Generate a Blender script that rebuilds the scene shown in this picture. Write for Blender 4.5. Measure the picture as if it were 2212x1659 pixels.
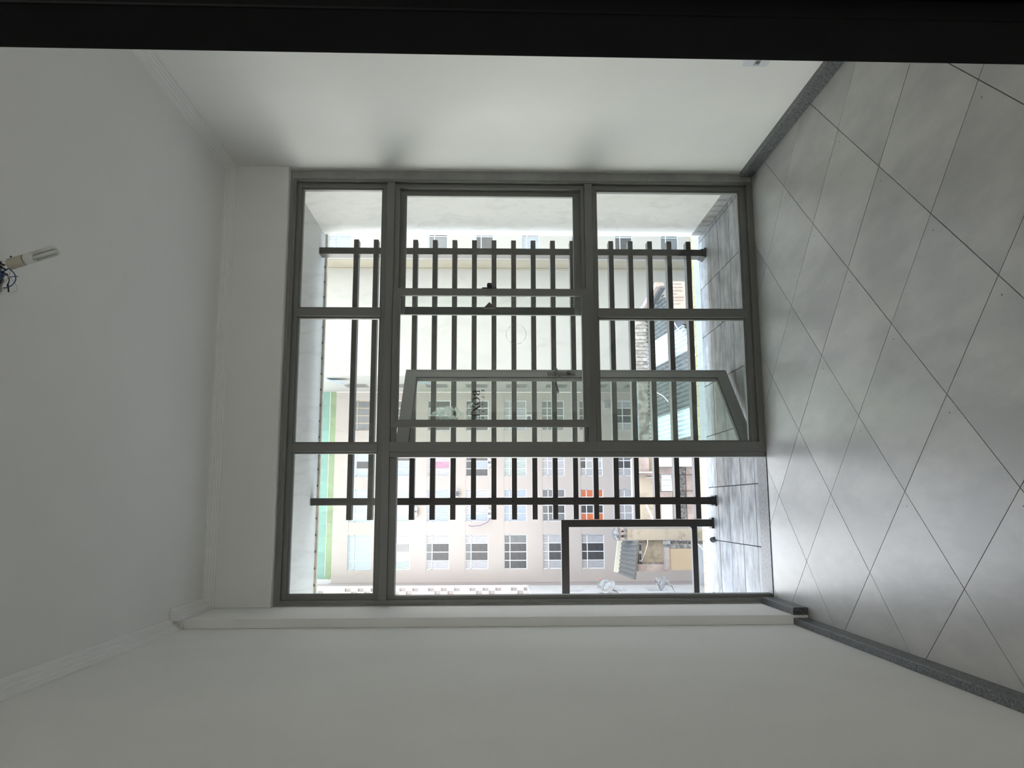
import bpy, bmesh, math, random
from mathutils import Vector, Matrix
random.seed(7)
S = bpy.context.scene
for o in list(bpy.data.objects): bpy.data.objects.remove(o)
COL = S.collection
PI = math.pi

# ------------------------------------------------------------------ camera
F_PX, YAW, PITCH, ROLL = 1690.78, -0.1547, 0.0290, 0.0012
CAM = Vector((-0.1064, -4.4502, 1.577))
FW = Vector((-math.sin(YAW)*math.cos(PITCH), math.cos(YAW)*math.cos(PITCH), -math.sin(PITCH)))
RT = Vector((math.cos(YAW), math.sin(YAW), 0)); UP = RT.cross(FW)
RT, UP = RT*math.cos(ROLL)+UP*math.sin(ROLL), -RT*math.sin(ROLL)+UP*math.cos(ROLL)
cam_data = bpy.data.cameras.new('camera'); cam = bpy.data.objects.new('camera', cam_data); COL.objects.link(cam)
m = Matrix((-UP, RT, -FW)).transposed().to_4x4(); m.translation = CAM      # phone held sideways: the world's up is the picture's left
cam.matrix_world = m
cam_data.sensor_fit = 'HORIZONTAL'; cam_data.sensor_width = 36; cam_data.lens = F_PX/2212*36
cam_data.clip_start = .02; cam_data.clip_end = 400
S.camera = cam
def ray(x, y): return FW+RT*((829.5-y)/F_PX)-UP*((x-1106)/F_PX)
def atY(x, y, Y): d = ray(x, y); return CAM+d*((Y-CAM.y)/d.y)
def atX(x, y, X): d = ray(x, y); return CAM+d*((X-CAM.x)/d.x)

# ------------------------------------------------------------------ sky, added fill light, exposure
SKY_STRENGTH, REAR_FILL, EXPO = 5.6, 30.0, 0.30
w = bpy.data.worlds.new('world'); S.world = w; w.use_nodes = True
nt = w.node_tree; nt.nodes.clear()
out = nt.nodes.new('ShaderNodeOutputWorld'); bg = nt.nodes.new('ShaderNodeBackground')
tc = nt.nodes.new('ShaderNodeTexCoord'); sep = nt.nodes.new('ShaderNodeSeparateXYZ'); ramp = nt.nodes.new('ShaderNodeValToRGB')
nt.links.new(tc.outputs['Generated'], sep.inputs[0]); nt.links.new(sep.outputs['Z'], ramp.inputs[0])
ramp.color_ramp.elements[0].position = 0.30; ramp.color_ramp.elements[0].color = (1.0, .985, .955, 1)
ramp.color_ramp.elements[1].position = 0.9; ramp.color_ramp.elements[1].color = (.46, .67, 1.0, 1)
nt.links.new(ramp.outputs[0], bg.inputs[0]); bg.inputs[1].default_value = SKY_STRENGTH
nt.links.new(bg.outputs[0], out.inputs[0])
la = bpy.data.lights.new('rear_fill', 'AREA'); la.shape = 'RECTANGLE'; la.size = 1.0; la.size_y = .8; la.energy = REAR_FILL; la.color = (1, .985, .95)  # added fill light behind the camera to brighten the room, no fixture
lo = bpy.data.objects.new('rear_fill', la); COL.objects.link(lo); lo.location = (-.1, -6.4, 3.04)
S.view_settings.view_transform = 'Standard'; S.view_settings.look = 'None'; S.view_settings.gamma = 1
S.view_settings.exposure = EXPO; S.view_settings.use_curve_mapping = False

# ------------------------------------------------------------------ materials
def lin(c): return tuple((v/12.92 if v <= .04045 else ((v+.055)/1.055)**2.4) for v in (x/255 for x in c))
MAT = {}
def mat(name, col, rough=.6, noise=0.0, scale=6.0, col2=None, bump=0.0, bscale=40.0, metal=0.0, spec=.5, stretch=(1, 1, 1), detail=5, rand=0.0, lo=.35, hi=.65):
    if name in MAT: return MAT[name]
    m = bpy.data.materials.new(name); m.use_nodes = True; t = m.node_tree; N = t.nodes; L = t.links
    b = N['Principled BSDF']; b.inputs['Roughness'].default_value = rough; b.inputs['Metallic'].default_value = metal
    b.inputs['Specular IOR Level'].default_value = spec
    b.inputs['Base Color'].default_value = (*col, 1)
    if noise or bump or rand:
        tc = N.new('ShaderNodeTexCoord'); mp = N.new('ShaderNodeMapping'); mp.inputs['Scale'].default_value = stretch
        L.new(tc.outputs['Object'], mp.inputs[0]); src = mp.outputs[0]
        oi = N.new('ShaderNodeObjectInfo')
        if rand:
            ad = N.new('ShaderNodeVectorMath'); ad.operation = 'MULTIPLY_ADD'
            cb = N.new('ShaderNodeCombineXYZ'); 
            for i in range(3): L.new(oi.outputs['Random'], cb.inputs[i])
            ad.inputs[1].default_value = (37, 61, 17)
            L.new(cb.outputs[0], ad.inputs[0]); L.new(src, ad.inputs[2]); src = ad.outputs[0]
        if noise:
            n = N.new('ShaderNodeTexNoise'); n.inputs['Scale'].default_value = scale; n.inputs['Detail'].default_value = detail; n.inputs['Roughness'].default_value = .6
            L.new(src, n.inputs['Vector'])
            r = N.new('ShaderNodeValToRGB'); r.color_ramp.elements[0].position = lo; r.color_ramp.elements[1].position = hi
            c2 = col2 or tuple(v*(1-noise) for v in col)
            r.color_ramp.elements[0].color = (*c2, 1); r.color_ramp.elements[1].color = (*col, 1)
            L.new(n.outputs[0], r.inputs[0]); cs = r.outputs[0]
            if rand:
                hv = N.new('ShaderNodeHueSaturation'); mr = N.new('ShaderNodeMapRange')
                mr.inputs['To Min'].default_value = 1-rand; mr.inputs['To Max'].default_value = 1+rand
                L.new(oi.outputs['Random'], mr.inputs[0]); L.new(mr.outputs[0], hv.inputs['Value']); L.new(cs, hv.inputs['Color']); cs = hv.outputs[0]
            L.new(cs, b.inputs['Base Color'])
        if bump:
            n2 = N.new('ShaderNodeTexNoise'); n2.inputs['Scale'].default_value = bscale; n2.inputs['Detail'].default_value = 4; L.new(src, n2.inputs['Vector'])
            bp = N.new('ShaderNodeBump'); bp.inputs['Strength'].default_value = bump; bp.inputs['Distance'].default_value = .01
            L.new(n2.outputs[0], bp.inputs['Height']); L.new(bp.outputs[0], b.inputs['Normal'])
    MAT[name] = m; return m
def glass(name, tint, gloss=1.0, milky=0.0):
    m = bpy.data.materials.new(name); m.use_nodes = True; t = m.node_tree; t.nodes.clear(); N = t.nodes; L = t.links
    o = N.new('ShaderNodeOutputMaterial'); tr = N.new('ShaderNodeBsdfTransparent'); tr.inputs[0].default_value = (*tint, 1)
    gl = N.new('ShaderNodeBsdfGlossy'); gl.inputs['Roughness'].default_value = .02
    ge = N.new('ShaderNodeNewGeometry'); dp = N.new('ShaderNodeVectorMath'); dp.operation = 'DOT_PRODUCT'; L.new(ge.outputs['Normal'], dp.inputs[0]); L.new(ge.outputs['Incoming'], dp.inputs[1])
    def mth(op, a, b=None):
        q = N.new('ShaderNodeMath'); q.operation = op
        for i, v in enumerate((a, b)):
            if v is None: continue
            if isinstance(v, (int, float)): q.inputs[i].default_value = v
            else: L.new(v, q.inputs[i])
        return q.outputs[0]
    schlick = mth('ADD', mth('MULTIPLY', mth('POWER', mth('SUBTRACT', 1.0, mth('ABSOLUTE', dp.outputs['Value'])), 5.0), .96), .04)
    mu = N.new('ShaderNodeMath'); mu.operation = 'MULTIPLY'; mu.inputs[1].default_value = gloss; L.new(schlick, mu.inputs[0])
    mx = N.new('ShaderNodeMixShader'); L.new(mu.outputs[0], mx.inputs[0]); L.new(tr.outputs[0], mx.inputs[1]); L.new(gl.outputs[0], mx.inputs[2])
    last = mx.outputs[0]
    df = N.new('ShaderNodeBsdfTranslucent' if milky >= .2 else 'ShaderNodeBsdfDiffuse'); df.inputs[0].default_value = (.62, .66, .62, 1)
    m2 = N.new('ShaderNodeMixShader')
    if milky >= .2:
        tcn = N.new('ShaderNodeTexCoord'); n = N.new('ShaderNodeTexNoise'); n.inputs['Scale'].default_value = 28; n.inputs['Detail'].default_value = 6
        L.new(tcn.outputs['Object'], n.inputs['Vector']); mr = N.new('ShaderNodeMapRange'); mr.inputs['From Min'].default_value = .4; mr.inputs['From Max'].default_value = .6
        mr.inputs['To Max'].default_value = milky; L.new(n.outputs[0], mr.inputs[0]); L.new(mr.outputs[0], m2.inputs[0])
    else:       # faint smears of dirt and plastic film left on the panes
        tcn = N.new('ShaderNodeTexCoord'); mp = N.new('ShaderNodeMapping'); mp.inputs['Scale'].default_value = (7, 1, 2.2); mp.inputs['Rotation'].default_value = (0, .5, 0)
        n = N.new('ShaderNodeTexNoise'); n.inputs['Scale'].default_value = 2.4; n.inputs['Detail'].default_value = 9; n.inputs['Roughness'].default_value = .72; n.inputs['Distortion'].default_value = 1.2
        L.new(tcn.outputs['Object'], mp.inputs[0]); L.new(mp.outputs[0], n.inputs['Vector']); mr = N.new('ShaderNodeMapRange')
        mr.inputs['From Min'].default_value = .5; mr.inputs['From Max'].default_value = .78; mr.inputs['To Min'].default_value = milky; mr.inputs['To Max'].default_value = milky+.10
        L.new(n.outputs[0], mr.inputs[0]); L.new(mr.outputs[0], m2.inputs[0])
    L.new(last, m2.inputs[1]); L.new(df.outputs[0], m2.inputs[2]); last = m2.outputs[0]
    L.new(last, o.inputs[0]); MAT[name] = m; return m

M_wall = mat('wall_paint', (.875, .869, .848), .62, .05, 1.2, bump=.05, bscale=9, rand=0)
M_ceil = mat('ceiling_paint', (.875, .869, .848), .8, .03, 1.0)
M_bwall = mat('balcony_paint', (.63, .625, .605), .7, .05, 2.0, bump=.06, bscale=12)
M_plaster = mat('rough_plaster', (.42, .42, .405), .85, .18, 9, bump=.3, bscale=30)
M_tile = mat('floor_tile', (.45, .437, .405), .34, .16, 2.3, lo=.40, hi=.62, col2=(.345, .337, .318), bump=.045, bscale=26, spec=.5, stretch=(1.8, .7, 1), rand=.03, detail=8)
t_ = M_tile.node_tree; N_, L_ = t_.nodes, t_.links; b_ = N_['Principled BSDF']; src_ = b_.inputs['Base Color'].links[0].from_socket      # scattered dark grit on the tiles
tc_ = N_.new('ShaderNodeTexCoord'); vo_ = N_.new('ShaderNodeTexVoronoi'); vo_.voronoi_dimensions = '2D'; vo_.inputs['Scale'].default_value = 6.0
no_ = N_.new('ShaderNodeTexNoise'); no_.inputs['Scale'].default_value = 90; nv_ = N_.new('ShaderNodeVectorMath'); nv_.operation = 'MULTIPLY_ADD'; nv_.inputs[1].default_value = (.006, .006, 0)
L_.new(tc_.outputs['Object'], no_.inputs['Vector']); L_.new(no_.outputs['Color'], nv_.inputs[0]); L_.new(tc_.outputs['Object'], nv_.inputs[2]); L_.new(nv_.outputs[0], vo_.inputs['Vector'])
lt_ = N_.new('ShaderNodeMath'); lt_.operation = 'LESS_THAN'; L_.new(vo_.outputs['Distance'], lt_.inputs[0])
mr_ = N_.new('ShaderNodeMapRange'); mr_.inputs['From Min'].default_value = .62; mr_.inputs['To Max'].default_value = .026; L_.new(vo_.outputs['Color'], mr_.inputs[0]); L_.new(mr_.outputs[0], lt_.inputs[1])
mi_ = N_.new('ShaderNodeMix'); mi_.data_type = 'RGBA';
L_.new(lt_.outputs[0], mi_.inputs['Factor']); L_.new(src_, mi_.inputs[6]); mi_.inputs[7].default_value = (.06, .055, .05, 1); L_.new(mi_.outputs[2], b_.inputs['Base Color'])
M_grout = mat('grout', (.15, .145, .135), .9, .2, 30)
M_granite = mat('granite', (.15, .157, .157), .42, .6, 110, col2=(.035, .038, .04), bump=.05, bscale=120, detail=6, lo=.40, hi=.62)
M_alu = mat('anodised_aluminium', (.20, .20, .19), .45, .06, 3, metal=.2, stretch=(1, 1, .1))
M_alud = mat('aluminium_gasket', (.06, .06, .06), .6)
M_brown = mat('brown_aluminium', (.026, .0215, .018), .42, .15, 4, metal=.2)
M_black = mat('black_plastic', (.012, .012, .013), .45)
M_dark = mat('black_door_paint', (.0016, .0018, .0019), .5, .2, 3, spec=.06)
M_btile = mat('balcony_tile', (.33, .33, .325), .5, .5, 9, col2=(.12, .12, .118), bump=.1, bscale=50, stretch=(.7, 1.6, 1), rand=.05, detail=8)
M_yell = mat('yellow_tile', (.37, .31, .12), .5, .1, 9, rand=.05)
M_white = mat('white_paint', (.36, .36, .35), .6, .08, 6)
G = glass('pane_glass', (.968, .985, .972), 1.0, .012)
GD = glass('green_door_glass', (.87, .905, .86), 1.0, .02)
M_tape = glass('tape_residue', (.93, .95, .93), .5, .75)
# outdoor surfaces: mid albedo, the open sky does the rest
M_fac = mat('facade_cream', (.282, .25, .225), .85, .06, .35, bump=.1, bscale=8)
M_fac2 = mat('facade_grey_cream', (.25, .24, .215), .85, .06, .25, bump=.1, bscale=8)
M_ledge = mat('facade_ledge', (.27, .24, .18), .85, .1, .5)
M_wfr = mat('white_window_frame', (.46, .47, .47), .6)
M_bfr = mat('pale_blue_window_frame', (.33, .40, .46), .6)
M_tfr = mat('tan_window_frame', (.30, .24, .16), .5)
P = dict(
    dark=mat('dark_pane', (.030, .031, .034), .25, .5, 3), mid=mat('grey_pane', (.10, .105, .11), .25, .3, 2),
    curt=mat('curtained_pane', (.27, .265, .27), .35, .35, 5, col2=(.17, .172, .182), stretch=(5, 1, .4)),
    blue=mat('bluish_curtain_pane', (.215, .245, .275), .35, .35, 5, col2=(.14, .165, .20), stretch=(5, 1, .4)),
    green=mat('greenish_curtain_pane', (.235, .27, .25), .35, .4, 5, col2=(.15, .185, .17), stretch=(4, 1, .4)),
    mesh=mat('wire_mesh_pane', (.245, .275, .28), .4, .15, 30, col2=(.20, .235, .245)),
    pink=mat('pink_curtain_pane', (.26, .135, .19), .4, .3, 4, stretch=(4, 1, .4)),
    orange=mat('orange_curtain_pane', (.36, .085, .022), .4, .3, 3, col2=(.25, .055, .016)))
M_cob = mat('ventilation_block_wall', (.28, .25, .235), .85, .06, .8)
M_cobd = mat('block_recess', (.30, .27, .24), .9)
M_g1 = mat('teal_netting', (.13, .225, .185), .8, .15, .8, rand=.08); M_g2 = mat('green_netting', (.155, .20, .11), .8, .15, .8, rand=.08)
M_old = mat('weathered_render', (.29, .24, .175), .9, .5, 1.6, col2=(.16, .135, .10), bump=.2, bscale=10, lo=.3, hi=.5)
M_oldp = mat('pink_weathered_render', (.30, .235, .20), .9, .35, 2.2, bump=.2, bscale=10)
M_stain = mat('grey_stained_render', (.22, .205, .185), .95, .75, 4.5, bump=.4, bscale=14)
M_soot = mat('sooty_brickwork', (.16, .145, .13), .95, .85, 9, bump=.6, bscale=16)
M_corr = mat('weathered_sheet', (.135, .13, .115), .9, .5, 5, spec=.1, col2=(.08, .08, .072), rand=.1)
M_corrw = mat('pale_sheet', (.45, .46, .43), .6, .1, 3, rand=.05)
M_tilegrey = mat('fibre_cement_sheet', (.12, .108, .09), .9, .5, 7, spec=.1, col2=(.09, .082, .07), stretch=(1, 3, 1))
M_ground = mat('courtyard_concrete', (.42, .40, .37), .95, .3, .6)
M_dish = mat('dish_metal', (.24, .235, .215), .45, .3, 5); M_red = mat('red_plastic', (.5, .12, .08), .5); M_purp = mat('violet_plastic', (.12, .09, .25), .5)
M_acw = mat('ac_casing', (.42, .42, .41), .5, .1, 5); M_acd = mat('ac_grille', (.07, .07, .075), .6)
M_cable = mat('pale_cable', (.5, .49, .46), .6)

# ------------------------------------------------------------------ mesh helpers
class MB:
    def __init__(s): s.v = []; s.f = []
    def add(s, vs, fs):
        n = len(s.v); s.v += [tuple(p) for p in vs]; s.f += [tuple(i+n for i in f) for f in fs]; return s
    def box(s, x0, x1, y0, y1, z0, z1):
        return s.add([(x0,y0,z0),(x1,y0,z0),(x1,y1,z0),(x0,y1,z0),(x0,y0,z1),(x1,y0,z1),(x1,y1,z1),(x0,y1,z1)],
                     [(0,3,2,1),(4,5,6,7),(0,1,5,4),(1,2,6,5),(2,3,7,6),(3,0,4,7)])
    def prism(s, poly, d):                 # poly: 3-D points, extruded by vector d
        n = len(poly); a = [Vector(p) for p in poly]; b = [p+Vector(d) for p in a]
        s.add(a+b, [tuple(range(n))[::-1], tuple(range(n, 2*n))]+[(i,(i+1)%n,(i+1)%n+n,i+n) for i in range(n)]); return s
    def tube(s, pts, r, n=8, caps=True):
        pts = [Vector(p) for p in pts]; rings = []; vs = []
        for i, p in enumerate(pts):
            t = (pts[min(i+1, len(pts)-1)]-pts[max(i-1, 0)]).normalized()
            a = t.cross(Vector((0,0,1)) if abs(t.z) < .9 else Vector((1,0,0))).normalized(); b = t.cross(a)
            rr = r[i] if isinstance(r, (list, tuple)) else r
            vs += [p+a*math.cos(2*PI*k/n)*rr+b*math.sin(2*PI*k/n)*rr for k in range(n)]
        fs = []
        for i in range(len(pts)-1):
            for k in range(n): fs.append((i*n+k, i*n+(k+1)%n, (i+1)*n+(k+1)%n, (i+1)*n+k))
        if caps: fs += [tuple(range(n))[::-1], tuple((len(pts)-1)*n+k for k in range(n))]
        return s.add(vs, fs)
    def quad(s, a, b, c, d): return s.add([a,b,c,d], [(0,1,2,3)])
    def build(s, name, material, parent=None, smooth=False, bevel=0.0, origin=None, base=True):
        if origin is None:
            xs, ys, zs = zip(*s.v); origin = Vector(((min(xs)+max(xs))/2, (min(ys)+max(ys))/2, min(zs)))
        origin = Vector(origin)
        me = bpy.data.meshes.new(name); me.from_pydata([tuple(Vector(p)-origin) for p in s.v], [], s.f); me.update()
        bm = bmesh.new(); bm.from_mesh(me); bmesh.ops.recalc_face_normals(bm, faces=bm.faces); bm.to_mesh(me); bm.free()
        me.materials.append(material)
        if smooth: me.polygons.foreach_set('use_smooth', [True]*len(me.polygons))
        o = bpy.data.objects.new(name, me); COL.objects.link(o)
        o.location = origin
        if parent is not None: o.parent = parent; o.location = origin-wloc(parent)
        if bevel:
            b = o.modifiers.new('bevel', 'BEVEL'); b.width = bevel; b.segments = 2; b.limit_method = 'ANGLE'
        return o
def wloc(o):
    v = Vector(o.location)
    while o.parent is not None: o = o.parent; v += o.location
    return v
BOXC = {}
def pbox(name, material, parent, x0, x1, y0, y1, z0, z1, bevel=0):      # a box part; equal boxes share their mesh
    key = (round(x1-x0, 4), round(y1-y0, 4), round(z1-z0, 4), material.name, name)
    c = Vector(((x0+x1)/2, (y0+y1)/2, z0))
    if key in BOXC:
        o = bpy.data.objects.new(name, BOXC[key]); COL.objects.link(o); o.location = c
        if parent is not None: o.parent = parent; o.location = c-wloc(parent)
        if bevel: b = o.modifiers.new('bevel', 'BEVEL'); b.width = bevel; b.segments = 2
        return o
    o = MB().box(x0, x1, y0, y1, z0, z1).build(name, material, parent, bevel=bevel); BOXC[key] = o.data; return o
def thing(name, loc, label, cat, group=None):
    o = bpy.data.objects.new(name, None); COL.objects.link(o); o.location = loc; o.empty_display_size = .1
    o['label'] = label; o['category'] = cat
    if group: o['group'] = group
    return o
def tag(o, label, cat, group=None, kind=None):
    o['label'] = label; o['category'] = cat
    if group: o['group'] = group
    if kind: o['kind'] = kind
    return o
def struct(o, label, cat): return tag(o, label, cat, kind='structure')
def sthing(name, loc, label, cat): return struct(thing(name, loc, label, cat), label, cat)
def clip(poly, x0, x1, y0, y1):
    def cut(ps, f):
        r = []
        for i in range(len(ps)):
            a, b = ps[i], ps[(i+1) % len(ps)]; fa, fb = f(a), f(b)
            if fa >= 0: r.append(a)
            if fa*fb < 0: t = fa/(fa-fb); r.append((a[0]+(b[0]-a[0])*t, a[1]+(b[1]-a[1])*t))
        return r
    for f in (lambda p: p[0]-x0, lambda p: x1-p[0], lambda p: p[1]-y0, lambda p: y1-p[1]):
        poly = cut(poly, f)
        if len(poly) < 3: return []
    return poly
def area(p): return abs(sum(p[i][0]*p[(i+1)%len(p)][1]-p[(i+1)%len(p)][0]*p[i][1] for i in range(len(p))))/2

# ------------------------------------------------------------------ room shell
XWR, XWL, XP, YP, YL, HC, ZL = 1.870, -.6885, -.643, -.492, -.0746, 3.10, 2.7527
YB = -6.9                                                           # far end of the space behind the camera
floor = struct(MB().box(XWL-.1, XWR+.1, YB, -.03, -.14, -.010).build('floor', M_grout), 'room floor of large pale grey tiles laid diagonally', 'floor')
A = .3265; OX, OY = .9225, -1.170
for i in range(-14, 14):
    for j in range(-14, 14):
        cx, cy = OX+(i+j)*A, OY+(i-j)*A+A; r = A-.0024
        p = clip([(cx, cy-r), (cx+r, cy), (cx, cy+r), (cx-r, cy)], XWL, XWR, YB, -.031)
        if len(p) >= 3 and area(p) > 1e-4:
            dz = random.uniform(-.0004, .0004)
            MB().prism([(a, b, -.010) for a, b in p], (0, 0, .010+dz)).build('tile', M_tile, floor)
ceiling = struct(MB().box(XWL-.1, XWR+.1, YB, -.0, HC, HC+.14).build('ceiling', M_ceil), 'smooth off-white room ceiling', 'ceiling')
struct(MB().box(XWR, XWR+.12, YB, .0, -.14, HC).build('wall_right', M_wall), 'white painted long wall with the socket plate', 'wall')
wl = struct(MB().box(XWL-.12, XWL, YB, -.0, -.14, HC).build('wall_left', M_wall), 'white painted long wall without sockets', 'wall')
struct(MB().box(XWL+.0005, XP, YP, .12, -.01, HC-.0005).build('wall_pilaster', M_wall, bevel=.002), 'shallow white pier between the plain wall and the doorway', 'wall')
struct(MB().box(XP, XWR, YL, .12, ZL, HC-.0005).build('wall_window', M_wall, bevel=.003), 'white lintel wall above the glazed screen', 'wall')
struct(MB().box(XWL-.1, XWR+.1, YB-.12, YB, -.14, HC).build('wall_rear', M_wall), 'white wall behind the viewpoint', 'wall')
# stepped cornice (three ridges) in lengths
def cornice_profile(): # (inward, down)
    return [(0, 0), (.056, 0), (.056, .006), (.046, .010), (.044, .018), (.034, .020), (.031, .028), (.022, .030), (.018, .038), (.010, .040), (.007, .050), (0, .050)]
def cornice(name, a, b, inward, label):
    a, b, n = Vector(a), Vector(b), Vector(inward); d = (b-a)
    o = MB().prism([a+n*u+Vector((0, 0, -v)) for u, v in cornice_profile()], d).build(name, M_wall); return struct(o, label, 'cornice')
cornice('trim_1', (XWR, YB, HC), (XWR, YL, HC), (-1, 0, 0), 'ridged plaster cornice along the wall with the socket')
cornice('trim_2', (XP, YL, HC), (XWR, YL, HC), (0, -1, 0), 'ridged plaster cornice above the glazed screen')
cornice('trim_3', (XWL, YB, HC), (XWL, YP, HC), (1, 0, 0), 'ridged plaster cornice along the plain wall')
cornice('trim_4', (XP, YP-.056, HC), (XP, YL, HC), (1, 0, 0), 'short ridged cornice on the pier side')
cornice('trim_5', (XWL, YP, HC), (XP, YP, HC), (0, -1, 0), 'short ridged cornice on the pier front')
# granite baseboards in lengths
def base(name, pieces, label):
    root = sthing(name, (pieces[0][0], pieces[0][2], 0), label, 'baseboard')
    for (x0, x1, y0, y1) in pieces: pbox('stone', M_granite, root, x0, x1, y0+.0006, y1-.0006, 0, .074, bevel=.0015)
base('baseboard_right', [(XWR-.030, XWR, y, min(y+1.38, -.036)) for y in (YB, -5.52, -4.14, -2.76, -1.38)], 'speckled grey granite baseboard under the socket wall')
base('baseboard_left', [(XWL, XWL+.032, y0, y1) for y0, y1 in ((YB, -5.5), (-5.5, -4.1), (-4.1, -2.7), (-2.7, -1.62), (-1.62, -.93), (-.93, YP))], 'speckled grey granite baseboard under the plain wall')
base('baseboard_pilaster', [(XP, XP+.036, YP-.004, -.045)], 'short granite baseboard with a dark cut end on the pier')
ds = sthing('trim_6', (-.24, .05, -.01), 'grey granite sill across the open doorway', 'door sill')
pbox('stone', M_granite, ds, XP, .185, -.030, .125, -.12, .004, bevel=.002)
# plaster edges between wall and frame
pl = MB(); random.seed(3)
def ragged(x0, x1, z0, z1, n, ysgn=-1):
    for k in range(n):
        a, b = z0+(z1-z0)*k/n, z0+(z1-z0)*(k+1)/n
        pl.box(x0 if x1 > 1 else x0, x1, -.012-random.uniform(0, .01), .10, a, b)
ragged(1.813, XWR+.001, 0.0, 2.752, 22); ragged(XP-.001, -.629, 0, 2.752, 22)
pl.box(XP, XWR, -.010, .10, 2.7335, ZL+.001)
struct(pl.build('trim_7', M_plaster), 'rough grey plaster bedding around the metal screen', 'plaster edge')

# ------------------------------------------------------------------ glazed screen
win = sthing('window_1', (.6, 0, 0), 'grey aluminium glazed screen with transom panes beside the open doorway', 'window')
XL, XR, ZT = -.629, 1.813, 2.7335
def bar(name, x0, x1, z0, z1, y0=-.02, y1=.06, m_=None, parent=None, bevel=.0012): return pbox(name, m_ or M_alu, parent or win, x0, x1, y0, y1, z0, z1, bevel)
# outer frame and mullions
bar('frame_rail', XL, XR, 2.715, ZT, -.03); bar('frame_rail', XL+.016, XR-.016, 2.688, 2.715, -.004)
bar('frame_stile', XR-.0155, XR, 0, 2.7145, -.03); bar('frame_stile', XR-.046, XR-.0165, .0725, 2.6875, -.004)
bar('frame_stile', XL, XL+.016, 0, 2.715, -.03); bar('frame_stile', XL+.016, XL+.038, 2.183, 2.688, -.004)
bar('door_jamb_stile', XL+.016, XL+.036, .004, 2.138, -.004)
bar('frame_rail', .2525, XR-.0162, .0, .0355, -.03); bar('frame_rail', .2525, XR-.0165, .0362, .072, -.004)
bar('transom_bar', XL+.016, XR-.016, 2.138, 2.183, -.026)
bar('transom_bead', XL+.038, XR-.046, 2.183, 2.206, -.006); bar('transom_bead', .25, XR-.046, 2.108, 2.138, -.006); bar('door_head', XL+.036, .165, 2.098, 2.138, -.008)
bar('mullion', .197, .252, .0, 2.138, -.034, .07); bar('door_jamb_stile', .166, .197, .0, 2.138, -.022, .05)
bar('mullion', .982, 1.028, 2.206, 2.688, -.016); bar('mullion', .982, 1.028, .072, .945, -.016)
bar('mullion', .199, .244, 2.206, 2.688, -.016)
bar('mid_rail', .252, XR-.016, .967, 1.012, -.026); bar('mid_rail_bead', .252, XR-.046, .945, .967, -.006); bar('mid_rail_bead', .252, XR-.046, 1.012, 1.034, -.006)
for (x0, x1, z0, z1) in ((1.028, 1.767, 2.206, 2.688), (.244, .982, 2.206, 2.688), (-.591, .199, 2.206, 2.688), (1.028, 1.767, .072, .945), (.252, .982, .072, .945)):
    fr = MB(); b = .011
    for q in ((x0, x1, z0, z0+b), (x0, x1, z1-b, z1), (x0, x0+b, z0+b, z1-b), (x1-b, x1, z0+b, z1-b)): fr.box(q[0], q[1], .004, .03, q[2], q[3])
    bd = fr.build('glazing_bead', M_alu, win)
    p = pbox('pane', G, win, x0+b, x1-b, .016, .020, z0+b, z1-b)
# sliding sashes of the middle row
def sash(x0, x1, z0, z1, y, sw=.042, m_=None):
    f = MB(); g = .0007
    f.prism([(x0+g, y, z0), (x1-g, y, z0), (x1-sw-g, y, z0+sw), (x0+sw+g, y, z0+sw)], (0, .022, 0))
    f.prism([(x0+g, y, z1), (x0+sw+g, y, z1-sw), (x1-sw-g, y, z1-sw), (x1-g, y, z1)], (0, .022, 0))
    f.prism([(x0, y, z0), (x0+sw, y, z0+sw), (x0+sw, y, z1-sw), (x0, y, z1)], (0, .022, 0))
    f.prism([(x1, y, z0), (x1, y, z1), (x1-sw, y, z1-sw), (x1-sw, y, z0+sw)], (0, .022, 0))
    f.box(x0+sw*.66, x1-sw*.66, y-.004, y, z0+sw*.60, z0+sw*.70); f.box(x0+sw*.66, x1-sw*.66, y-.004, y, z1-sw*.70, z1-sw*.60)
    o = f.build('sliding_sash', m_ or M_alu, win)
    pbox('sash_pane', G, o, x0+sw, x1-sw, y+.009, y+.013, z0+sw, z1-sw); return o
s1 = sash(.334, 1.140, 1.000, 2.132, -.050)
s2 = sash(1.004, 1.780, 1.030, 2.118, .030, .046)
pbox('stile_shade_cover', mat('backlit_sash_shade', (.012, .018, .016), .5), s2, 1.003, 1.047, .0262, .0298, 1.077, 2.071)  # dark cover: backlit shade of the aluminium stile put into its colour
MB().prism([(1.065, -.030, 1.577), (1.030, -.030, 1.610), (1.030, -.030, 1.545)], (0, .02, 0)).build('latch', M_black, s2)
k = MB().box(1.140, 1.148, -.046, -.030, 1.535, 1.62); k.tube([(1.142, -.05, 1.577), (1.155, -.052, 1.577), (1.170, -.052, 1.577)], [.012, .016, .013], 10); k.build('latch', M_black, s1)
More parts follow.
